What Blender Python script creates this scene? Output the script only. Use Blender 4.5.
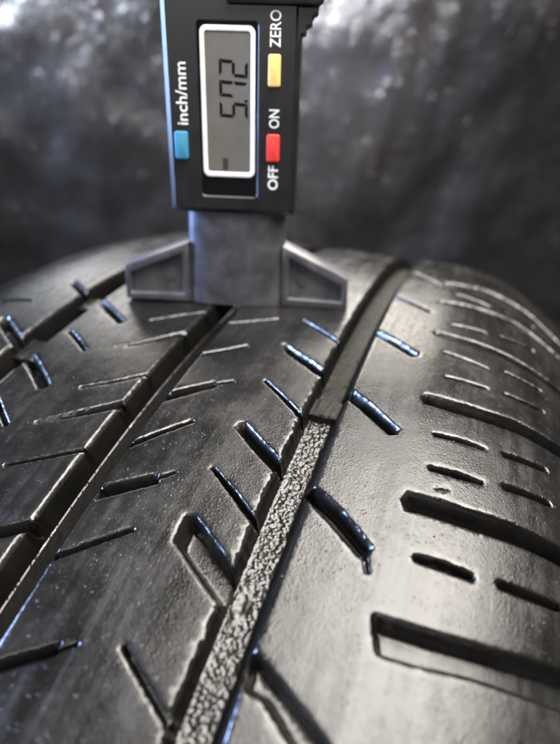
import bpy, bmesh, math, random
import numpy as np
from mathutils import Vector, Matrix, noise
from mathutils.geometry import delaunay_2d_cdt

MM = 0.001
random.seed(7)
rng = np.random.default_rng(11)
scn = bpy.context.scene
for o in list(bpy.data.objects):
    bpy.data.objects.remove(o)

# ------------------------------------------------------------------ camera
# world: metres; x = tyre axle, z = up, origin = top of the tread where the gauge stands
R0 = 315.0                                   # tyre radius, mm
cam = bpy.data.cameras.new('camera'); cam_ob = bpy.data.objects.new('camera', cam)
scn.collection.objects.link(cam_ob); scn.camera = cam_ob
YAW, PITCH, ROLL = -0.3440, -0.5401, 0.0147
fwd = Vector((math.sin(YAW)*math.cos(PITCH), math.cos(YAW)*math.cos(PITCH), math.sin(PITCH)))
rgt = Vector((math.cos(YAW), -math.sin(YAW), 0)); upv = rgt.cross(fwd)
cr, sr = math.cos(ROLL), math.sin(ROLL)
rgt, upv = cr*rgt+sr*upv, -sr*rgt+cr*upv
CAM = Vector((41.69, -133.47, 376.62-R0))*MM
M = Matrix((rgt, upv, -fwd)).transposed().to_4x4(); M.translation = CAM
cam_ob.matrix_world = M
cam.sensor_fit = 'HORIZONTAL'; cam.sensor_width = 36.0; cam.lens = 36.0*541.13/560.0
cam.clip_start = 0.004; cam.clip_end = 30.0
cam.dof.use_dof = True; cam.dof.focus_distance = 0.104; cam.dof.aperture_fstop = 13.5
cam.dof.aperture_blades = 0

# ------------------------------------------------------------------ light
world = bpy.data.worlds.new('World'); scn.world = world; world.use_nodes = True
bg = world.node_tree.nodes['Background']
bg.inputs[0].default_value = (0.55, 0.58, 0.68, 1); bg.inputs[1].default_value = 0.10
scn.view_settings.view_transform = 'Standard'; scn.view_settings.look = 'None'
scn.view_settings.exposure = 0.0; scn.view_settings.gamma = 1.0
scn.view_settings.use_curve_mapping = False

def area(name, loc, target, size, power, col, sy=None, spread=180):
    l = bpy.data.lights.new(name, 'AREA'); l.energy = power; l.color = col
    l.size = size; l.spread = math.radians(spread)
    if sy: l.shape = 'RECTANGLE'; l.size_y = sy
    o = bpy.data.objects.new(name, l); scn.collection.objects.link(o)
    o.location = loc
    o.rotation_euler = (Vector(target)-Vector(loc)).to_track_quat('-Z', 'Y').to_euler()
    return o
# a wide ceiling light above and to the right, a cool window low on the left, added fills for the dark sheet behind
area('ceiling_light', (0.335, 0.02, 0.66), (0.335, 0.02, 0), 0.86, 40.0, (1.0, 0.95, 0.88), 0.80)
area('window_light', (-0.72, -0.22, 0.16), (0, -0.05, -0.01), 0.20, 5.5, (0.36, 0.54, 1.0), 0.34, spread=80)
area('room_fill', (0.05, -0.95, 0.42), (0, 0, 0.03), 0.5, 2.4, (1.0, 0.96, 0.93), 0.3)  # soft fill added behind the camera to light the gauge face
area('crest_sheen_fill', (-0.17, 0.36, 0.20), (-0.10, 0.06, 0.0), 0.44, 1.1, (1.0, 0.94, 0.84), 0.14, spread=130)  # unseen lamp added to give the far crest of the tread a sheen
area('sheet_fill_cool', (-0.42, 0.20, 0.25), (-0.36, 0.32, 0.10), 0.15, 3.0, (0.78, 0.85, 1.0), spread=80)  # added out of view to brighten the upper left of the sheet
area('sheet_fill_pale', (-0.12, 0.27, 0.21), (-0.10, 0.41, 0.05), 0.07, 1.5, (0.92, 0.91, 1.0), spread=90)  # added out of view for the pale area beside the gauge

# ------------------------------------------------------------------ materials
def mat(name, base, rough=0.5, metal=0.0, spec=0.5):
    m = bpy.data.materials.new(name); m.use_nodes = True
    b = m.node_tree.nodes['Principled BSDF']
    b.inputs['Base Color'].default_value = (*base, 1); b.inputs['Roughness'].default_value = rough
    b.inputs['Metallic'].default_value = metal; b.inputs['Specular IOR Level'].default_value = spec
    return m, m.node_tree, b
def N(nt, t, **kw):
    n = nt.nodes.new(t)
    for k, v in kw.items():
        if k in n.inputs.keys(): n.inputs[k].default_value = v
        else: setattr(n, k, v)
    return n
def coords(nt):
    return N(nt, 'ShaderNodeTexCoord').outputs['Object']
def noise_tex(nt, co, scale, detail=4, rough=0.55):
    n = N(nt, 'ShaderNodeTexNoise', Scale=scale, Detail=detail, Roughness=rough)
    nt.links.new(co, n.inputs['Vector']); return n
def ramp(nt, src, a, b, ca, cb):
    r = N(nt, 'ShaderNodeValToRGB'); e = r.color_ramp.elements
    e[0].position = a; e[1].position = b; e[0].color = (*ca, 1); e[1].color = (*cb, 1)
    nt.links.new(src, r.inputs[0]); return r
def mrange(nt, src, a, b, c, d):
    r = N(nt, 'ShaderNodeMapRange'); r.inputs[1].default_value = a; r.inputs[2].default_value = b
    r.inputs[3].default_value = c; r.inputs[4].default_value = d
    nt.links.new(src, r.inputs[0]); return r
def bumps(nt, bsdf, layers):
    """layers: (height socket, strength, distance in m), chained"""
    prev = None
    for h, s, d in layers:
        b = N(nt, 'ShaderNodeBump', Strength=s, Distance=d); nt.links.new(h, b.inputs['Height'])
        if prev: nt.links.new(prev.outputs[0], b.inputs['Normal'])
        prev = b
    nt.links.new(prev.outputs[0], bsdf.inputs['Normal'])

def rubber(name, dark, light, r0, r1, fine, coarse, speck=0.0, wet=0.0, spec=0.5):
    m, nt, b = mat(name, dark, spec=spec)
    b.inputs['Coat Weight'].default_value = wet; b.inputs['Coat Roughness'].default_value = 0.1
    co = coords(nt)
    n1 = noise_tex(nt, co, 90, 5); n2 = noise_tex(nt, co, 2300, 3, 0.65); n3 = noise_tex(nt, co, 480, 5, 0.62)
    mp = N(nt, 'ShaderNodeMapping'); mp.inputs['Scale'].default_value = (420, 28, 28); nt.links.new(co, mp.inputs['Vector'])
    ns = noise_tex(nt, mp.outputs[0], 1.0, 4, .6)                 # rolling direction scuffs
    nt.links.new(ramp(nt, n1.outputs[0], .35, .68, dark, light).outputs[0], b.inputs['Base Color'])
    mx = N(nt, 'ShaderNodeMath', operation='MULTIPLY'); nt.links.new(n1.outputs[0], mx.inputs[0]); nt.links.new(n3.outputs[0], mx.inputs[1])
    m2 = N(nt, 'ShaderNodeMath', operation='MULTIPLY_ADD'); nt.links.new(ns.outputs[0], m2.inputs[0]); m2.inputs[1].default_value = .45
    mh = N(nt, 'ShaderNodeMath', operation='MULTIPLY'); nt.links.new(mx.outputs[0], mh.inputs[0]); mh.inputs[1].default_value = .5; nt.links.new(mh.outputs[0], m2.inputs[2])
    ed = N(nt, 'ShaderNodeAttribute', attribute_name='edge')      # wet film gathered along cut edges
    wm = N(nt, 'ShaderNodeMath', operation='MULTIPLY'); nt.links.new(ed.outputs['Fac'], wm.inputs[0])
    nt.links.new(mrange(nt, n3.outputs[0], .42, .60, .08, .75).outputs[0], wm.inputs[1])
    mixr = N(nt, 'ShaderNodeMix'); nt.links.new(wm.outputs[0], mixr.inputs['Factor'])
    nt.links.new(mrange(nt, m2.outputs[0], .27, .44, r0, r1).outputs[0], mixr.inputs['A']); mixr.inputs['B'].default_value = .10
    nt.links.new(mixr.outputs['Result'], b.inputs['Roughness'])
    if wet == 0: nt.links.new(wm.outputs[0], b.inputs['Coat Weight'])
    L = [(n3.outputs[0], coarse, 0.0004), (n2.outputs[0], fine, 0.00012)]
    if speck:
        v = N(nt, 'ShaderNodeTexVoronoi', Scale=1100.0); nt.links.new(co, v.inputs['Vector'])
        sp = mrange(nt, v.outputs['Distance'], 0.0, 0.30, 1.0, 0.0)
        g = N(nt, 'ShaderNodeMath', operation='MULTIPLY'); nt.links.new(sp.outputs[0], g.inputs[0])
        th = mrange(nt, n3.outputs[0], .50, .58, 0.0, 1.0); nt.links.new(th.outputs[0], g.inputs[1])
        L.append((g.outputs[0], speck, 0.00016))
    bumps(nt, b, L)
    return m
M_top = rubber('tread_rubber', (.0045, .0043, .0041), (.011, .0104, .0097), .12, .36, .6, .12, .38)
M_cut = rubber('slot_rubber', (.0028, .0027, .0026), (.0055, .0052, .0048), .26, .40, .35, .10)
M_wall_shade = rubber('shaded_groove_rubber', (.0016, .0014, .0012), (.0034, .003, .0026), .5, .62, .3, .1, wet=.001, spec=.10)  # groove shade put into the base colour, for walls and floors
M_floor = rubber('groove_rubber', (.004, .0038, .0035), (.009, .008, .007), .16, .30, .8, .12, .6, 0.2)
M_far = rubber('dusty_groove_rubber', (.004, .0036, .003), (.010, .009, .0072), .36, .55, 1.4, .9, wet=.001, spec=.2)
M_bar = rubber('bar_rubber', (.006, .0036, .0026), (.013, .008, .0055), .4, .55, .8, .3, spec=.3)
M_side = rubber('sidewall_rubber', (.008, .008, .008), (.014, .0135, .013), .4, .6, .3, .2)

def plastic(name, col, rough, spec=0.5, bump=0.15, scale=2500, var=0.15):
    m, nt, b = mat(name, col, rough, 0, spec)
    co = coords(nt); n = noise_tex(nt, co, scale, 2); n2 = noise_tex(nt, co, 160, 4)
    lo = tuple(c*(1-var) for c in col); hi = tuple(min(1, c*(1+var)) for c in col)
    nt.links.new(ramp(nt, n2.outputs[0], .3, .7, lo, hi).outputs[0], b.inputs['Base Color'])
    nt.links.new(mrange(nt, n2.outputs[0], .3, .7, rough*.85, min(1, rough*1.15)).outputs[0], b.inputs['Roughness'])
    bumps(nt, b, [(n.outputs[0], bump, 0.00006)])
    return m
M_body = plastic('black_plastic', (.008, .0078, .0085), .38)
M_gloss = plastic('gloss_black_window', (.006, .006, .007), .12, bump=.02)
M_bezel = plastic('white_bezel', (.86, .87, .90), .45)
M_lcd = plastic('lcd_grey', (.125, .119, .111), .3, bump=.03, var=.06)
M_seg = plastic('lcd_segment', (.004, .004, .004), .6, spec=.1)
M_faint = plastic('faint_lcd_segment', (.040, .038, .036), .6, spec=.1)
M_ink = plastic('white_ink', (.82, .82, .84), .55)
M_blue = plastic('blue_button', (.035, .22, .36), .42)
M_yel = plastic('yellow_button', (.86, .62, .20), .42)
M_red = plastic('red_button', (.62, .035, .03), .42)
M_foot = plastic('grey_cast_foot', (.12, .12, .132), .36, bump=.6, scale=1200, var=.32)
M_foot.node_tree.nodes['Principled BSDF'].inputs['Metallic'].default_value = .65
M_pin, _, _b = mat('steel_pin', (.6, .6, .62), .25, 1.0)

# ------------------------------------------------------------------ object helpers
def tag(o, label=None, cat=None, group=None, kind=None):
    if label: o['label'] = label
    if cat: o['category'] = cat
    if group: o['group'] = group
    if kind: o['kind'] = kind
    return o
def link(name, me, m, parent=None):
    o = bpy.data.objects.new(name, me); scn.collection.objects.link(o)
    if m: me.materials.append(m)
    if parent: o.parent = parent
    return o
def from_np(name, co, faces, m, parent=None, smooth=True, sharp=None):
    me = bpy.data.meshes.new(name); me.from_pydata(co.tolist() if hasattr(co, 'tolist') else co, [], faces.tolist() if hasattr(faces, 'tolist') else faces)
    if smooth:
        me.polygons.foreach_set('use_smooth', [True]*len(me.polygons))
        if sharp: me.set_sharp_from_angle(angle=math.radians(sharp))
    me.update()
    return link(name, me, m, parent)

# ================================================================== TYRE
W0 = -20.49
def prof(w):
    """tread radius (mm) across the tyre: flat crown, rounded shoulders"""
    q = np.asarray(w, float)-W0; e = np.maximum(np.abs(q)-55.7, 0)
    return R0-q*q/2*0.000384-0.0089*e*e
def place(u, w, h):
    """(arc mm, across mm, height mm) -> world metres"""
    r = prof(w)+h; th = np.asarray(u)/R0
    return np.stack([np.asarray(w)*MM, r*np.sin(th)*MM, (r*np.cos(th)-R0)*MM], -1)

GROOVES = [(-63.08, -54.35, 6.0, 1.3, 1.3), (-23.21, -14.64, 6.0, 1.3, 1.6), (14.75, 23.15, 5.2, 0.8, 2.5)]   # w0, w1, depth, draft of each wall
RIBW = {'L': (-200, -58.7), 'M': (-58.7, -18.9), 'C': (-18.9, 18.95), 'R': (18.95, 200)}
FEATS = [
    ('C', 'sipe', 4.5, [(-8.88, 3.60, 1.0), (-12.57, 9.38, 1.2), (-17.17, 15.63, 1.4)]),
    ('C', 'slot', 5.0, [(-22.41, 2.83, 1.6), (-25.15, 5.86, 2.6), (-27.66, 10.21, 2.9), (-31.97, 16.80, 2.9)]),
    ('C', 'sipe', 4.5, [(-37.63, 3.78, 1.0), (-41.84, 9.59, 1.2), (-47.11, 16.27, 1.4)]),
    ('C', 'slot', 5.0, [(-52.36, 4.03, 2.9), (-56.17, 9.09, 3.1), (-60.54, 15.70, 3.1)]),
    ('C', 'sipe', 4.5, [(-64.28, 3.35, 1.0), (-68.59, 9.77, 1.4), (-73.57, 16.58, 1.5)]),
    ('C', 'sipe', 4.5, [(-97.64, 3.93, 1.1), (-100.68, 9.07, 1.3), (-105.00, 16.11, 1.3)]),
    ('C', 'sipe', 4.0, [(-18.85, -16.78, 1.1), (-15.71, -10.46, 1.1), (-12.85, -5.94, 1.0), (-10.47, -2.88, 0.6)]),
    ('C', 'sipe', 4.5, [(-34.99, -17.01, 1.2), (-30.30, -10.26, 1.2), (-25.92, -5.02, 1.1)]),
    ('C', 'sipe', 4.0, [(-42.54, -6.52, 0.9), (-39.93, -2.55, 0.7)]),
    ('C', 'sipe', 4.5, [(-65.08, -15.59, 1.4), (-59.75, -10.90, 1.2), (-54.43, -5.67, 1.1)]),
    ('C', 'sipe', 4.0, [(-69.80, -5.65, 0.9), (-67.26, -2.56, 0.7)]),
    ('C', 'sipe', 4.5, [(-89.68, -15.40, 1.4), (-84.59, -9.34, 1.2), (-80.44, -4.25, 1.1)]),
    ('C', 'sipe', 4.0, [(-101.40, -5.36, 1.0), (-99.39, -2.76, 0.8)]),
    ('M', 'sipe', 4.0, [(-22.76, -34.85, 0.6), (-16.31, -26.35, 0.8), (-13.71, -22.54, 0.8)]),
    ('M', 'slot', 5.0, [(-36.72, -36.35, 0.6), (-33.83, -31.58, 1.4), (-29.23, -26.29, 2.0), (-25.69, -22.51, 2.2)]),
    ('M', 'sipe', 4.0, [(-52.58, -35.09, 0.8), (-48.42, -28.56, 0.9), (-44.01, -22.84, 1.0)]),
    ('M', 'slot', 5.0, [(-64.72, -37.75, 0.8), (-61.93, -33.43, 1.5), (-57.47, -26.90, 2.2), (-54.18, -22.49, 2.4)]),
    ('M', 'sipe', 4.0, [(-76.00, -36.28, 0.9), (-72.45, -30.34, 0.9), (-67.79, -22.72, 1.0)]),
    ('M', 'slot', 5.0, [(-90.25, -30.73, 2.6), (-87.67, -26.20, 2.6), (-83.91, -20.57, 2.6)]),
    ('M', 'slot', 5.0, [(-15.04, -57.54, 2.6), (-19.59, -50.91, 2.6), (-26.02, -41.39, 2.4)]),
    ('M', 'sipe', 4.0, [(-33.72, -52.45, 1.4), (-36.71, -47.69, 1.4), (-40.24, -42.67, 1.2)]),
    ('M', 'slot', 5.0, [(-43.76, -59.02, 3.2), (-48.75, -51.42, 3.2), (-54.69, -43.38, 3.0)]),
    ('M', 'sipe', 4.0, [(-61.16, -51.43, 1.3), (-67.24, -43.30, 1.3)]),
    ('L', 'slot', 5.0, [(-8.08, -71.42, 2.6), (-12.40, -65.15, 2.6), (-17.81, -57.57, 2.6)]),
    ('L', 'slot', 5.0, [(-33.85, -74.51, 3.4), (-37.91, -68.40, 3.4), (-43.19, -60.15, 3.4)]),
    ('L', 'sipe', 4.0, [(-26.01, -85.06, 1.3), (-23.10, -73.59, 1.2)]),
    ('R', 'sipe', 4.0, [(19.39, 20.23, 1.2), (16.01, 26.40, 1.4), (9.94, 34.22, 1.2)]),
    ('R', 'slot', 5.0, [(-6.45, 20.29, 3.1), (-10.36, 26.25, 3.1), (-15.98, 34.04, 2.9)]),
    ('R', 'slot', 5.0, [(-34.77, 20.79, 3.4), (-38.66, 26.82, 3.4), (-44.58, 34.26, 3.1)]),
    ('R', 'slot', 5.0, [(-63.18, 21.48, 3.4), (-66.70, 27.54, 3.6), (-72.18, 34.82, 3.1)]),
    ('R', 'sipe', 3.0, [(-71.93, 34.44, 1.2), (-75.61, 35.79, 0.8)]),
    ('R', 'lat', 5.0, [(41.01, 36.06, 2.4), (47.09, 50.12, 3.2), (47.79, 61.97, 3.2), (40.93, 72.14, 3.2), (36.13, 84.00, 3.2)]),
    ('R', 'lat', 5.0, [(19.44, 36.32, 2.8), (22.25, 48.26, 3.6), (24.88, 58.37, 4.0), (22.01, 70.88, 4.0), (20.21, 84.00, 4.0)]),
    ('R', 'lat', 5.5, [(-2.81, 37.23, 2.7), (-3.14, 43.33, 3.3), (-1.91, 53.98, 3.5), (-1.49, 61.58, 3.5), (-1.29, 69.19, 3.5), (-1.05, 84.00, 3.5)]),
    ('R', 'lat', 5.5, [(-31.99, 38.37, 3.8), (-31.67, 45.13, 4.1), (-30.74, 51.25, 4.1), (-28.90, 58.61, 4.1), (-27.94, 67.30, 4.1), (-26.84, 84.00, 4.1)]),
    ('R', 'lat', 5.5, [(-60.11, 39.18, 4.3), (-59.54, 45.07, 4.3), (-59.07, 50.30, 4.3), (-57.45, 59.17, 4.3), (-56.55, 66.69, 4.3), (-55.31, 84.00, 4.3)]),
    ('R', 'sipe', 3.0, [(50.61, 24.57, 1.4), (36.84, 34.18, 1.4)]),
    ('R', 'sipe', 3.0, [(30.48, 40.17, 1.4), (29.32, 49.91, 1.4)]),
    ('R', 'sipe', 3.0, [(4.30, 40.67, 1.6), (6.72, 49.56, 1.6)]),
    ('R', 'sipe', 3.5, [(-11.66, 40.16, 1.2), (-12.17, 45.49, 1.2), (-12.23, 50.78, 1.1)]),
    ('R', 'sipe', 3.5, [(-22.21, 41.75, 1.2), (-20.69, 51.16, 1.1)]),
    ('R', 'sipe', 3.5, [(-42.20, 41.62, 1.2), (-41.31, 46.69, 1.4), (-40.73, 51.85, 1.1)]),
    ('R', 'sipe', 3.5, [(-51.13, 41.91, 1.4), (-50.46, 46.87, 1.8), (-49.84, 51.89, 1.2)]),
    ('R', 'sipe', 1.0, [(-55.61, 43.83, 0.5), (-54.76, 46.07, 0.5)]),
    ('R', 'sipe', 3.5, [(-70.33, 42.33, 1.6), (-69.88, 47.14, 2.0), (-69.70, 52.01, 1.6)]),
    ('R', 'sipe', 3.0, [(29.43, 53.88, 1.4), (34.48, 64.16, 1.4)]),
    ('R', 'sipe', 3.0, [(8.66, 53.04, 1.6), (12.51, 62.95, 1.6)]),
    ('R', 'sipe', 3.5, [(-10.04, 54.62, 1.2), (-8.46, 63.96, 1.1)]),
    ('R', 'sipe', 3.5, [(-19.60, 54.82, 1.2), (-17.11, 64.39, 1.2)]),
    ('R', 'sipe', 3.5, [(-39.81, 55.25, 1.4), (-38.35, 59.78, 1.6), (-37.24, 64.48, 1.2)]),
    ('R', 'sipe', 3.5, [(-48.21, 55.62, 1.5), (-46.97, 59.88, 1.6), (-45.84, 64.93, 1.4)]),
    ('R', 'sipe', 3.5, [(-68.76, 55.88, 1.6), (-67.91, 60.90, 2.0), (-66.80, 66.86, 1.8)]),
]
POLYS = [
    ('C', 'notch', 5.2, [(-80.20, 3.28), (-75.09, 2.96), (-74.50, 4.83), (-82.82, 17.61), (-86.03, 17.92), (-88.62, 16.34)]),
    ('C', 'slot', 5.0, [(-48.97, -16.57), (-47.21, -14.31), (-41.04, -6.49), (-43.12, -5.50), (-49.64, -12.73), (-51.56, -15.10)]),
    ('C', 'slot', 5.0, [(-74.78, -15.64), (-73.88, -14.25), (-68.56, -5.92), (-70.57, -4.37), (-76.28, -12.47), (-77.50, -14.26)]),
    ('C', 'slot', 5.0, [(-107.51, -16.67), (-104.93, -13.10), (-99.80, -5.39), (-101.89, -4.66), (-106.70, -11.67), (-109.23, -15.19)]),
    ('R', 'notch', 4.6, [(-92.94, 22.06), (-91.85, 23.20), (-93.43, 25.96), (-96.02, 30.72), (-99.96, 37.33), (-103.04, 33.57), (-98.94, 27.98), (-97.74, 26.37), (-97.37, 22.94)]),
    ('R', 'lat', 4.6, [(-82.24, 37.81), (-81.38, 38.07), (-81.18, 40.31), (-80.86, 45.06), (-80.35, 49.47), (-79.02, 56.92), (-76.85, 66.41), (-73.15, 84.00), (-79.53, 84.00), (-83.23, 66.40), (-83.99, 60.27), (-84.97, 52.98), (-86.38, 45.99), (-86.89, 41.06), (-86.66, 39.42)]),
]
U0, U1 = -150.0, 128.0
WMIN, WMAX = W0-105.0, W0+105.0

def stroke_poly(pts, step=0.7):
    """a tapering stroke -> closed outline"""
    P = np.array([p[:2] for p in pts], float); Wd = np.array([p[2] for p in pts], float)/2
    seg = np.r_[0, np.cumsum(np.hypot(*np.diff(P, axis=0).T))]
    n = max(3, int(seg[-1]/step)); s = np.linspace(0, seg[-1], n)
    # smooth a little: quadratic-ish resample
    c = np.stack([np.interp(s, seg, P[:, 0]), np.interp(s, seg, P[:, 1])], 1); hw = np.interp(s, seg, Wd)
    for _ in range(3):
        c[1:-1] = (c[:-2]+2*c[1:-1]+c[2:])/4
    t = np.gradient(c, axis=0); t /= np.linalg.norm(t, axis=1)[:, None]
    nn = np.stack([-t[:, 1], t[:, 0]], 1)
    a = c+nn*hw[:, None]; b = c-nn*hw[:, None]
    e0 = c[0]-t[0]*hw[0]*.5; e1 = c[-1]+t[-1]*hw[-1]*.5
    return np.vstack([a, e1[None], b[::-1], e0[None]])
def resample(poly, step=0.7):
    out = []
    for i in range(len(poly)):
        a = poly[i]; b = poly[(i+1) % len(poly)]
        n = max(1, int(round(np.hypot(*(b-a))/step)))
        out += [a+(b-a)*k/n for k in range(n)]
    return np.array(out)
def chaikin(poly, cut=0.25):
    q = np.roll(poly, -1, 0)
    out = np.empty((2*len(poly), 2)); out[0::2] = poly+(q-poly)*cut; out[1::2] = q+(poly-q)*cut
    return out
def ccw(p):
    x, y = p.T
    return p if np.sum(x*np.roll(y, -1)-np.roll(x, -1)*y) > 0 else p[::-1]
def offset(p, d):
    """d>0 grows the ccw outline"""
    t = np.roll(p, -1, 0)-np.roll(p, 1, 0); t /= np.linalg.norm(t, axis=1)[:, None]+1e-9
    return p+np.stack([t[:, 1], -t[:, 0]], 1)*d
def sdist(V, poly):
    """signed distance, >0 inside"""
    out = np.full(len(V), -9.0)
    lo = poly.min(0)-1.2; hi = poly.max(0)+1.2
    idx = np.where(np.all((V > lo) & (V < hi), 1))[0]
    if not len(idx): return out
    for ch in np.array_split(idx, max(1, len(idx)*len(poly)//2000000)):
        X = V[ch][:, None]; A = poly[None]; B = np.roll(poly, -1, 0)[None]
        AB = B-A; t = np.clip(((X-A)*AB).sum(-1)/((AB**2).sum(-1)+1e-12), 0, 1)
        d = np.sqrt((((A+AB*t[..., None])-X)**2).sum(-1)).min(1)
        cond = ((A[..., 1] > X[..., 1]) != (B[..., 1] > X[..., 1]))
        xs = A[..., 0]+(X[..., 1]-A[..., 1])*AB[..., 0]/np.where(AB[..., 1] == 0, 1e-12, AB[..., 1])
        ins = (np.sum(cond & (X[..., 0] < xs), 1) % 2) == 1
        out[ch] = np.where(ins, d, -d)
    return out

# rounded lip and drafted wall of every cut: (distance inwards from the outline mm, share of draft) -> height
def wall_pts(depth, draft):
    lip = min(.55, draft*.55)
    if draft == 1.2: return [(-.6, 0), (-.25, -.07), (0, -.26), (lip, -.26-lip*1.4), (draft, -depth+.15), (draft+.3, -depth)]
    return [(-.45, 0), (-.18, -.05), (0, -.2), (lip, -.2-lip*1.25), (draft, -depth+.15*min(1, depth/4)), (draft+.3*min(1, draft), -depth)]
def wall_h(sd, depth, draft):
    x, y = zip(*wall_pts(depth, draft)); return np.interp(sd, x, y)
def groove_h(w, g):
    a, b, dep, d0, d1 = g
    return np.maximum(wall_h(w-a, dep, d0), wall_h(b-w, dep, d1))

cuts = []
for rib, kind, dep, pts in FEATS:
    cuts.append((rib, kind, dep, 0.36 if kind == 'sipe' else 0.95, ccw(stroke_poly(pts, 0.45))))
for rib, kind, dep, pts in POLYS:
    p = ccw(np.array(pts)); p = chaikin(resample(p, 1.4)); cuts.append((rib, kind, dep, 1.2 if kind in ('notch', 'lat') else .9, resample(p, 0.6)))

def build_tread():
    verts, edges = [], []
    def add_loop(pl, closed=True):
        k = len(verts); verts.extend(map(tuple, pl)); n = len(pl)
        edges.extend((k+i, k+(i+1) % n) for i in range(n if closed else n-1))
    uu = np.concatenate([np.arange(U0, 5, 0.55), np.arange(5, U1+.1, 1.0)])
    uu[0] = U0; uu[-1] = U1
    for a, b, dep, d0, d1 in GROOVES:
        for w in [a+x for x, _ in wall_pts(dep, d0)]+[b-x for x, _ in wall_pts(dep, d1)]:
            add_loop(np.stack([uu, np.full(len(uu), w)], 1), False)
    for rib, kind, dep, dr, pl in cuts:
        for x, _ in wall_pts(dep, dr)[:-1 if kind == 'sipe' else 6]:
            add_loop(offset(pl, -x))
    add_loop(np.array([(U0, WMIN), (U1, WMIN), (U1, WMAX), (U0, WMAX)]))
    # interior grid, jittered, finer near the camera
    g = []
    for u in np.arange(U0+.5, U1, 0.9):
        st = 1.0 if u < 10 else 1.6
        for w in np.arange(WMIN+.6, WMAX, st if True else 2):
            g.append((u, w))
    for a, b, dep, d0, d1 in GROOVES[1:2]:
        for u in np.arange(-118, 0, 0.5):
            for w in np.arange(a+d0+.5, b-d1-.3, 0.36): g.append((u, w))
    a, b, dep, d0, d1 = GROOVES[2]
    for u in np.arange(-118, -37, .22):
        for w in np.arange(a+d0+.45, b-d1-.3, .22): g.append((u, w))
    g = np.array(g); g += rng.uniform(-.16, .16, g.shape)
    # drop grid points that crowd a cut's edges
    near = np.zeros(len(g), bool)
    for rib, kind, dep, dr, pl in cuts:
        s = sdist(g, pl); near |= (s > -1.1 if dr > 1.1 else s > -.75) & (s < dr+.25)
    for a, b, dep, d0, d1 in GROOVES:
        near |= (g[:, 1] > a-.75) & (g[:, 1] < a+d0+.45); near |= (g[:, 1] < b+.75) & (g[:, 1] > b-d1-.45)
    g = g[~near]; g = g[(g[:, 0] > U0+.3) & (g[:, 0] < U1-.3) & (g[:, 1] > WMIN+.3) & (g[:, 1] < WMAX-.3)]
    verts.extend(map(tuple, g))
    r = delaunay_2d_cdt([Vector(v) for v in verts], edges, [], 0, 1e-4)
    V = np.array([tuple(v) for v in r[0]]); F = np.array([f for f in r[2] if len(f) == 3])
    V = np.clip(V, [U0, WMIN], [U1, WMAX])
    # heights
    H = np.zeros(len(V)); edge = np.full(len(V), 9.0)
    for rib, kind, dep, dr, pl in cuts:
        s = sdist(V, pl); hh = wall_h(s, dep, dr)
        H = np.minimum(H, hh); edge = np.minimum(edge, np.abs(s))
    sg = np.full(len(V), -99.0); rough = np.zeros(len(V))
    for g_ in GROOVES:
        a, b, dep, d0, d1 = g_
        s = np.minimum(V[:, 1]-a, b-V[:, 1]); H = np.minimum(H, groove_h(V[:, 1], g_)); edge = np.minimum(edge, np.abs(s))
        sg = np.maximum(sg, np.minimum(V[:, 1]-a-d0, b-d1-V[:, 1]))
    C = (V[F[:, 0]]+V[F[:, 1]]+V[F[:, 2]])/3
    gid = np.full(len(C), -1)
    for k, (a, b, dep, d0, d1) in enumerate(GROOVES):
        gid[(C[:, 1] > a+d0) & (C[:, 1] < b-d1)] = k
    cid = np.full(len(C), -1)
    for k, (rib, kind, dep, dr, pl) in enumerate(cuts):
        s = sdist(C, pl); sel = (s > 0) & (gid < 0)
        for a, b, _, _, _ in GROOVES: sel &= ~((C[:, 1] > a) & (C[:, 1] < b))
        cid[sel] = k
    # wear: ragged cut edges, uneven tops, rough floors
    nz = np.array([noise.noise((a*1.3, b*1.3, 3.1)) for a, b in V]); nz2 = np.array([noise.noise((a*1.3, b*1.3, 9.7)) for a, b in V])
    nb = np.array([noise.noise((a*.16, b*.16, 5.0)) for a, b in V]); nf = np.array([noise.noise((a*1.7, b*1.7, 1.3)) for a, b in V])
    ny = np.array([noise.noise((a*.45, b*.45, 4.3)) for a, b in V])
    nx = np.array([noise.noise((a*2.2, b*2.2, 7.3)) for a, b in V])
    k = np.exp(-(edge/.5)**2)
    torn = np.exp(-((V[:, 1]-14.75)/.7)**2)             # the torn right edge of the middle rib
    V2 = V+np.stack([nz, nz2], 1)*(.17*k)[:, None]
    V2[:, 1] += (nx*.40*(.35+np.clip(ny*2, 0, 1))+nz*.22+ny*.3)*torn
    H = H+.05*nb*(H > -1)+np.where(H > -1, .08*k*nx+.018*nf, 0)
    fl = sg > 0.02
    H = H+np.where(fl, .18*nf+.28*nx+.16*ny, 0)*np.where((V[:, 1] > 0) & (V[:, 0] < -37), 1, np.where(V[:, 1] > 0, .8, .2))
    co = place(V2[:, 0], V2[:, 1], H)
    HF = (H[F[:, 0]]+H[F[:, 1]]+H[F[:, 2]])/3
    return co, F, C, gid, cid, HF, k

tyre = bpy.data.objects.new('car_tyre', None); scn.collection.objects.link(tyre)
tyre.location = (W0*MM, 0, -R0*MM*2)         # base of the tyre
tag(tyre, 'worn black car tyre with wet glossy grooved tread under the digital gauge', 'tyre')
bpy.context.view_layer.update()
ORG = np.array(tyre.location)
co, F, C, gid, cid, HF, EDGE = build_tread()
co = co-ORG
def sub(mask, name, m, parent, sharp=None):
    f = F[mask]; used, inv = np.unique(f, return_inverse=True)
    o = from_np(name, co[used], inv.reshape(-1, 3), m, parent, True, sharp)
    o.data.attributes.new('edge', 'FLOAT', 'POINT').data.foreach_set('value', EDGE[used].astype(np.float32))
    return o
RIBN = {'L': ('tread_rib', 'outer tread rib fading at far left'), 'M': ('tread_rib', 'dark tread rib left of the rib in the middle'),
        'C': ('tread_rib', 'middle tread rib with slanted slots along both edges'), 'R': ('shoulder_rib', 'pale shining shoulder with long sideways grooves')}
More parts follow.
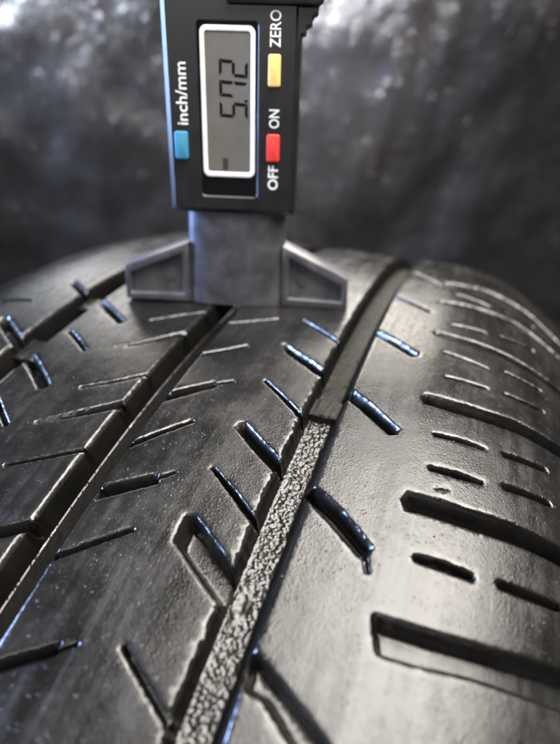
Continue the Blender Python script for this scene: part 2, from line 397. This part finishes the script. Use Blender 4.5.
rib_ob = {}
for key, (a, b) in RIBW.items():
    mk = (gid < 0) & (cid < 0) & (C[:, 1] > a) & (C[:, 1] <= b)
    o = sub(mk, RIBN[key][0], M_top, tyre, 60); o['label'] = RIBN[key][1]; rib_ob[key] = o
    o.data.materials.append(M_wall_shade)                      # unworn rubber down the groove walls, its colour darkened to paint in shade
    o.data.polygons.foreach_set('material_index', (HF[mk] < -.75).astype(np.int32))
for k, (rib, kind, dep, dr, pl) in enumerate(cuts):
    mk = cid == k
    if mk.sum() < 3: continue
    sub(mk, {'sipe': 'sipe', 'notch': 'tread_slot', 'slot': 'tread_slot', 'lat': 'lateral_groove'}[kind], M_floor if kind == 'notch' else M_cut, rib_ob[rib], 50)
for k in range(3):
    if k < 2:
        o = sub(gid == k, 'groove_floor', M_wall_shade, tyre, 14); o.data.materials.append(M_cut); f0 = GROOVES[k][0]+GROOVES[k][3]
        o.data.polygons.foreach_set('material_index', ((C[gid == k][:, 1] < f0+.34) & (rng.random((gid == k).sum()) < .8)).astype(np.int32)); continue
    o = sub((gid == k) & (C[:, 0] < -37), 'groove_floor', M_floor, tyre); o['label'] = 'rough wet glittering floor of the main groove'
    sub((gid == k) & (C[:, 0] >= -37), 'groove_floor', M_far, tyre)

# wear bars across the grooves
def wear_bar(u0, u1, g, h):
    a, b, dep, d0, d1 = GROOVES[g]; a += d0*.6; b -= d1*.6
    n = 9; vs = []; fs = []
    us = np.linspace(u0, u1, 5); ws = np.linspace(a, b, n)
    for lay, (hh, ins) in enumerate(((-dep-.4, 0), (-dep+h-.3, .0), (-dep+h, .35))):
        for (u, w) in [(u0+ins, w) for w in ws]+[(u1-ins, w) for w in ws[::-1]]:
            vs.append(place(u, w, hh+(0.45*noise.noise((u*.8, w*.8, lay)) if lay else 0))-ORG)
    m_ = 2*n
    for l in range(2):
        for i in range(m_): fs.append((l*m_+i, l*m_+(i+1) % m_, (l+1)*m_+(i+1) % m_, (l+1)*m_+i))
    for i in range(n-1): fs.append((2*m_+i, 2*m_+i+1, 3*m_-2-i, 3*m_-1-i))
    o = from_np('wear_bar', np.array(vs), fs, M_bar if g == 2 else M_cut, tyre, False)
    o.data.materials.append(M_far)
    for p_ in o.data.polygons: p_.material_index = 1 if p_.index >= m_ and g == 2 else 0
wear_bar(-41.5, -36.0, 2, 1.9); wear_bar(-18.5, -11.5, 0, 3.0); wear_bar(-45.0, -36.5, 0, 3.0)

# the rest of the tread round the wheel, and the two sidewalls
def revolve(name, prf, m, t0, t1, n, parent):
    th = np.linspace(t0, t1, n); vs = []; fs = []; k = len(prf)
    for t in th:
        for w, r in prf: vs.append((w*MM-ORG[0], r*math.sin(t)*MM, (r*math.cos(t)-R0)*MM-ORG[2]))
    for i in range(n-1):
        for j in range(k-1): fs.append((i*k+j, i*k+j+1, (i+1)*k+j+1, (i+1)*k+j))
    return from_np(name, vs, fs, m, parent, True, 40)
ws = [WMIN+.02]
for w in np.arange(WMIN+2, WMAX, 3.0): ws.append(w)
pr = []
for w in sorted(ws+[x for a, b, d, d0, d1 in GROOVES for x in (a, a+d0, b-d1, b)]+[WMAX-.02]):
    h = 0
    for a, b, d, d0, d1 in GROOVES:
        if a-1e-6 < w < b+1e-6: h = -d if a+d0-1e-6 <= w <= b-d1+1e-6 else 0
    pr.append((w, float(prof(w))+h-.15))
revolve('tread_band', pr, M_top, (U1-1)/R0, 2*math.pi+(U0+1)/R0, 240, tyre)
for sgn in (-1, 1):
    q = [(104.6, None), (107.5, 288.5), (111, 282), (114.5, 272), (117, 258), (117.5, 246), (115, 233), (109, 221), (100, 212), (92, 207), (84, 205), (80, 206)]
    pts = [(W0+sgn*a, float(prof(W0+sgn*a))-.1 if r is None else r) for a, r in q]
    revolve('sidewall', pts, M_side, 0, 2*math.pi, 241, tyre)

# rubber crumbs left along the worn edges
def crumbs(n=520):
    vs, fs = [], []
    tips = [c for c in cuts]
    base = bmesh.new(); bmesh.ops.create_icosphere(base, subdivisions=1, radius=1.0)
    bv = np.array([v.co[:] for v in base.verts]); bf = [[v.index for v in f.verts] for f in base.faces]; base.free()
    made = 0
    while made < n:
        if rng.random() < .62:
            pl = tips[rng.integers(len(tips))][4]; p = pl[rng.integers(len(pl))]+rng.normal(0, .55, 2)
        else: p = np.array([rng.uniform(-112, 20), rng.uniform(-50, 66)])
        if any(a-.2 < p[1] < b+.2 for a, b, *_ in GROOVES): continue
        if max(sdist(p[None], c[4])[0] for c in cuts) > -.25: continue
        r = .07+.13*rng.random()**2.5
        c = place(p[0], p[1], r*.4)
        q = bv*(1+rng.uniform(-.35, .35, (len(bv), 1)))*np.array([1, 1, .7])*rng.uniform(.6, 1.4, 3)*r*MM+c
        k = len(vs); vs += q.tolist(); fs += [[i+k for i in f] for f in bf]; made += 1
    o = from_np('rubber_crumbs', vs, fs, M_top, None, False)
    tag(o, 'tiny rubber crumbs and grit scattered over the worn tread', 'crumbs', kind='stuff')
crumbs()
# ================================================================== GAUGE
A = math.radians(16.2); LEAN, TILT = -0.06, 0.012
ex = Vector((math.cos(A), math.sin(A), 0)); n0 = Vector((math.sin(A), -math.cos(A), 0))
ez = Vector((0, 0, 1))*math.cos(LEAN)+n0*math.sin(LEAN); ez = (ez+ex*TILT).normalized()
ex = (ex-ez*ex.dot(ez)).normalized(); ey = ez.cross(ex)
gauge = bpy.data.objects.new('tread_depth_gauge', None); scn.collection.objects.link(gauge)
GM = Matrix((ex, ey, ez)).transposed().to_4x4(); GM.translation = Vector((-16.9, -7.7, 314.9-R0+.25))*MM
gauge.matrix_world = GM
tag(gauge, 'black digital tread depth gauge reading 5.72 standing on the tyre', 'gauge')

def bm_obj(name, bm, m, parent, bevel=0.0, seg=2, smooth=True, ang=30, sharp=38):
    bmesh.ops.recalc_face_normals(bm, faces=bm.faces)
    if bevel > 0:
        es = [e for e in bm.edges if len(e.link_faces) == 2 and e.calc_face_angle() > math.radians(ang)]
        bmesh.ops.bevel(bm, geom=es, offset=bevel*MM, segments=seg, profile=.5, affect='EDGES', clamp_overlap=True)
    me = bpy.data.meshes.new(name); bm.to_mesh(me); bm.free()
    if smooth:
        me.polygons.foreach_set('use_smooth', [True]*len(me.polygons)); me.set_sharp_from_angle(angle=math.radians(sharp))
    return link(name, me, m, parent)
def extrude_poly(pts, y0, y1, bm=None):
    """xz outline (mm) -> solid between depths y0 (front) and y1"""
    bm = bm or bmesh.new(); n = len(pts)
    a = [bm.verts.new((x*MM, y0*MM, z*MM)) for x, z in pts]; b = [bm.verts.new((x*MM, y1*MM, z*MM)) for x, z in pts]
    bm.faces.new(a); bm.faces.new(b[::-1])
    for i in range(n): bm.faces.new((a[i], b[i], b[(i+1) % n], a[(i+1) % n]))
    return bm
def rrect(x0, x1, z0, z1, r, k=5):
    out = []
    for cx, cz, s in ((x1-r, z1-r, 0), (x0+r, z1-r, 90), (x0+r, z0+r, 180), (x1-r, z0+r, 270)):
        for i in range(k+1):
            t = math.radians(s+90*i/k); out.append((cx+r*math.cos(t), cz+r*math.sin(t)))
    return out
def ring(outer, inner, y0, y1):
    bm = bmesh.new(); n = len(outer)
    L = [[bm.verts.new((x*MM, y*MM, z*MM)) for x, z in p] for p, y in ((outer, y0), (outer, y1), (inner, y1), (inner, y0))]
    for k in range(4):
        for i in range(n): bm.faces.new((L[k][i], L[k][(i+1) % n], L[(k+1) % 4][(i+1) % n], L[(k+1) % 4][i]))
    return bm

FY = -1.3          # front face of the body
# body with the window opening cut into its face
def body_mesh():
    bm = bmesh.new(); k = 5
    out = rrect(-15.0, 14.5, 25.9, 84, 1.0, k); hole = rrect(-7.7, 5.9, 29.3, 66.3, 1.0, k)
    n = len(out)
    def lay(p, y): return [bm.verts.new((x*MM, y*MM, z*MM)) for x, z in p]
    def grow(p, d): return [(x+(d if x > 0 else -d), z+(d if z > 50 else -d)) for x, z in p]
    back = lay(grow(out, .9), 11); midb = lay(grow(out, .9), FY+1.3); f0 = lay(out, FY+.35); f1 = lay(grow(out, -.35), FY)
    h0 = lay(grow(hole, .25), FY); h1 = lay(hole, FY+.25); h2 = lay(hole, FY+1.0)
    for a, b in ((back, midb), (midb, f0), (f0, f1), (f1, h0), (h0, h1), (h1, h2)):
        for i in range(n): bm.faces.new((a[i], a[(i+1) % n], b[(i+1) % n], b[i]))
    bm.faces.new(back); bm.faces.new(h2)
    return bm
body = bm_obj('gauge_body', body_mesh(), M_body, gauge, sharp=24)
win = bm_obj('display_window', extrude_poly(rrect(-7.6, 5.8, 29.4, 66.2, .95), FY+.5, FY+.98), M_gloss, gauge, .1, 1)
bez = bm_obj('display_bezel', ring(rrect(-7.25, 5.3, 33.9, 65.6, 1.5), rrect(-6.2, 4.25, 35.0, 64.5, .7), FY+.15, FY+.6), M_bezel, gauge, .12, 2)
lcd = bm_obj('display_screen', extrude_poly(rrect(-6.3, 4.35, 34.9, 64.6, .6), FY+.40, FY+.55), M_lcd, gauge)

# seven-segment digits, reading upwards; local digit frame: s along reading direction (+z), t up the glyph (-x)
def seg_poly(kind, w, h, th):
    g = .10; m = h/2
    return {'a': [(g, h), (w-g, h), (w-th-g, h-th), (th+g, h-th)], 'd': [(g, 0), (w-g, 0), (w-th-g, th), (th+g, th)],
            'g': [(g+.25, m), (th, m+th/2), (w-th, m+th/2), (w-g-.25, m), (w-th, m-th/2), (th, m-th/2)],
            'f': [(0, h-g), (th, h-th-g), (th, m+th/2+g), (0, m+g)], 'b': [(w, h-g), (w-th, h-th-g), (w-th, m+th/2+g), (w, m+g)],
            'e': [(0, g), (th, th+g), (th, m-th/2-g), (0, m-g)], 'c': [(w, g), (w-th, th+g), (w-th, m-th/2-g), (w, m-g)]}[kind]
def digit(segs, z0, x_base, w=3.3, h=6.6, th=.66, slant=.07):
    bm = bmesh.new()
    for s in segs:
        pl = [(x_base-t, z0+q+t*slant) for q, t in seg_poly(s, w, h, th)]
        extrude_poly(pl, FY+.34, FY+.41, bm)
    return bm_obj('display_digit', bm, M_seg, lcd, smooth=False)
XB = 3.6
digit('afgcd', 46.9, XB); digit('fabc', 51.2, XB); digit('abged', 55.4, XB)
bm_obj('decimal_point', extrude_poly([(XB-.75, 50.5), (XB, 50.5), (XB, 51.0), (XB-.75, 51.0)], FY+.34, FY+.41), M_seg, lcd, smooth=False)
bm_obj('display_mark', extrude_poly([(-2.5, 35.5), (-1.2, 35.5), (-1.2, 38.2), (-2.5, 38.2)], FY+.34, FY+.41), M_faint, lcd, smooth=False)

def button(x0, x1, z0, z1, m, label):
    o = bm_obj('button', extrude_poly(rrect(x0, x1, z0, z1, .5, 4), FY-.75, FY+.3), m, gauge, .28, 3); o['label'] = label
button(-13.9, -10.7, 37.7, 43.9, M_blue, 'blue button below the inch/mm lettering')
button(8.3, 11.1, 53.8, 60.3, M_yel, 'yellow button below the ZERO lettering')
button(8.2, 11.3, 37.8, 43.9, M_red, 'red button between OFF and ON')

def lettering(text, xb, z0, z1, cap):
    cu = bpy.data.curves.new('t', 'FONT'); cu.body = text; cu.extrude = 0.02; cu.resolution_u = 3; cu.offset = 0.012
    to = bpy.data.objects.new('t', cu); scn.collection.objects.link(to)
    bpy.context.view_layer.update()
    me = bpy.data.meshes.new_from_object(to.evaluated_get(bpy.context.evaluated_depsgraph_get()))
    bpy.data.objects.remove(to)
    c = np.array([v.co[:] for v in me.vertices]); lo = c.min(0); hi = c.max(0)
    ref = 0.70                                          # cap height of the built-in face
    for v in me.vertices:
        s = (v.co.x-lo[0])/(hi[0]-lo[0]); t = v.co.y/ref*cap
        v.co = Vector(((xb-t)*MM, (FY-.02-v.co.z)*MM, (z0+s*(z1-z0))*MM))
    me.name = 'lettering'
    o = link('lettering', me, M_ink, gauge); o['label'] = 'white lettering ' + text
lettering('inch/mm', -10.6, 45.3, 58.3, 2.6)
lettering('ZERO', 10.9, 61.6, 68.6, 2.35)
lettering('ON', 11.0, 45.2, 49.2, 2.35)
lettering('OFF', 11.0, 31.3, 36.9, 2.35)

# thumb grip that flares out at the upper right with ridges, and the raised cover across the top
pts = [(12.0, 60.5), (14.9, 62.0), (15.4, 64.6)]
import itertools
cx = [(15.6, 64.9), (16.9, 66.7), (18.2, 68.9), (19.3, 71.4)]
for i, (x, z) in enumerate(cx):
    for t in np.linspace(-100, 35, 7):
        a = math.radians(t); pts.append((x+.75*math.cos(a), z+.75*math.sin(a)+.2))
pts += [(20, 84), (12, 84)]
bm_obj('thumb_grip', extrude_poly(pts, FY+.55, 9), M_body, gauge, .12, 1, ang=60)
bm_obj('battery_cover', extrude_poly(rrect(-1.0, 19.6, 69.5, 84.3, .5, 3), FY-1.0, FY+.3), M_body, gauge, .3, 2)

# cast foot: rounded block, two wings with sunken triangular panels
def foot_block():
    bm = bmesh.new(); L = []
    for z, hw in ((0, 13.9), (1.2, 14.0), (8, 13.5), (16, 13.1), (26.3, 12.8)):
        pl = []
        for i in range(9):
            t = math.radians(180+90*i/8); pl.append((-hw+8+8*math.cos(t), 4.2+4.0*math.sin(t)))
        for i in range(9):
            t = math.radians(270+90*i/8); pl.append((hw-8+8*math.cos(t), 4.2+4.0*math.sin(t)))
        pl += [(hw, 10), (-hw, 10)]
        L.append([bm.verts.new((x*MM, y*MM, z*MM)) for x, y in pl])
    n = len(L[0])
    for a, b in zip(L, L[1:]):
        for i in range(n): bm.faces.new((a[i], a[(i+1) % n], b[(i+1) % n], b[i]))
    bm.faces.new(L[0]); bm.faces.new(L[-1][::-1])
    return bm
foot = bm_obj('foot', foot_block(), M_foot, gauge)
for s in (-1, 1):
    tip = 9.5 if s < 0 else 8.5
    outer = [(s*12.6, 0), (s*31.0, 0), (s*30.6, tip), (s*12.6, 16.7)]
    inner = [(s*14.6, 2.2), (s*29.3, 1.9), (s*29.0, tip-1.9), (s*14.6, 13.5)]
    if s < 0: outer, inner = outer[::-1], inner[::-1]
    w = bm_obj('foot_wing', ring(outer, inner, 1.2, 9.0), M_foot, gauge, .35, 2)
    p = bm_obj('wing_panel', extrude_poly([(x*1.0, z) for x, z in [(s*14.2, 1.8), (s*29.8, 1.5), (s*29.5, tip-1.4), (s*14.2, 14.2)][::s]], 3.2, 6.5), M_foot, w, .0)
    bm = bmesh.new()
    bmesh.ops.create_cone(bm, cap_ends=True, segments=24, radius1=1.7*MM, radius2=1.5*MM, depth=.5*MM, matrix=Matrix.Translation(Vector((s*18.2, 3.15, 7.0))*MM) @ Matrix.Rotation(math.pi/2, 4, 'X'))
    bm_obj('moulding_mark', bm, M_foot, w)
bm = bmesh.new()
bmesh.ops.create_cone(bm, cap_ends=True, segments=20, radius1=.62*MM, radius2=.62*MM, depth=5.6*MM, matrix=Matrix.Translation(Vector((-.1, .85, -1.4))*MM))
bm_obj('probe_pin', bm, M_pin, gauge, .12, 2)

# ================================================================== BACKGROUND
def sheet():
    nx, nz = 260, 200
    fx = Vector((math.sin(YAW), math.cos(YAW), 0)); rx = Vector((math.cos(YAW), -math.sin(YAW), 0))
    c0 = Vector((CAM.x, CAM.y, 0))+fx*.56
    vs, fs = [], []
    for j in range(nz):
        for i in range(nx):
            s = (i/(nx-1)-.5)*1.3; z = -.55+j/(nz-1)*1.0
            d = .016*noise.noise((s*5, z*3.5, 2))+.009*noise.noise((s*14, z*8, 5))+.004*noise.noise((s*34, z*22, 1))
            vs.append((c0+rx*s-fx*d+Vector((0, 0, z)))[:])
    for j in range(nz-1):
        for i in range(nx-1): k = j*nx+i; fs.append((k, k+1, k+nx+1, k+nx))
    m, nt, b = mat('dark_plastic_sheet', (.03, .03, .03), .35)
    co = coords(nt); mp = N(nt, 'ShaderNodeMapping'); mp.inputs['Scale'].default_value = (1, 1, .55); nt.links.new(co, mp.inputs['Vector'])
    n1 = noise_tex(nt, co, 7, 4); n2 = noise_tex(nt, mp.outputs[0], 60, 6, .6); n3 = noise_tex(nt, mp.outputs[0], 210, 3, .6)
    nt.links.new(ramp(nt, n1.outputs[0], .38, .62, (.0085, .0075, .0068), (.0115, .0115, .0128)).outputs[0], b.inputs['Base Color'])
    nt.links.new(mrange(nt, n2.outputs[0], .3, .7, .12, .34).outputs[0], b.inputs['Roughness'])
    v = N(nt, 'ShaderNodeTexVoronoi', Scale=95.0); nt.links.new(mp.outputs[0], v.inputs['Vector'])
    sp = mrange(nt, v.outputs['Distance'], 0.0, 0.35, 1.0, 0.0); g = N(nt, 'ShaderNodeMath', operation='MULTIPLY')
    nt.links.new(sp.outputs[0], g.inputs[0]); nt.links.new(mrange(nt, n2.outputs[0], .48, .62, 0, 1).outputs[0], g.inputs[1])
    bumps(nt, b, [(n2.outputs[0], .7, .005), (n3.outputs[0], .8, .0014), (g.outputs[0], .45, .003)])
    o = from_np('background_sheet', vs, fs, m); tag(o, 'dark crumpled plastic sheet out of focus behind the tyre', 'sheet', kind='structure')
sheet()
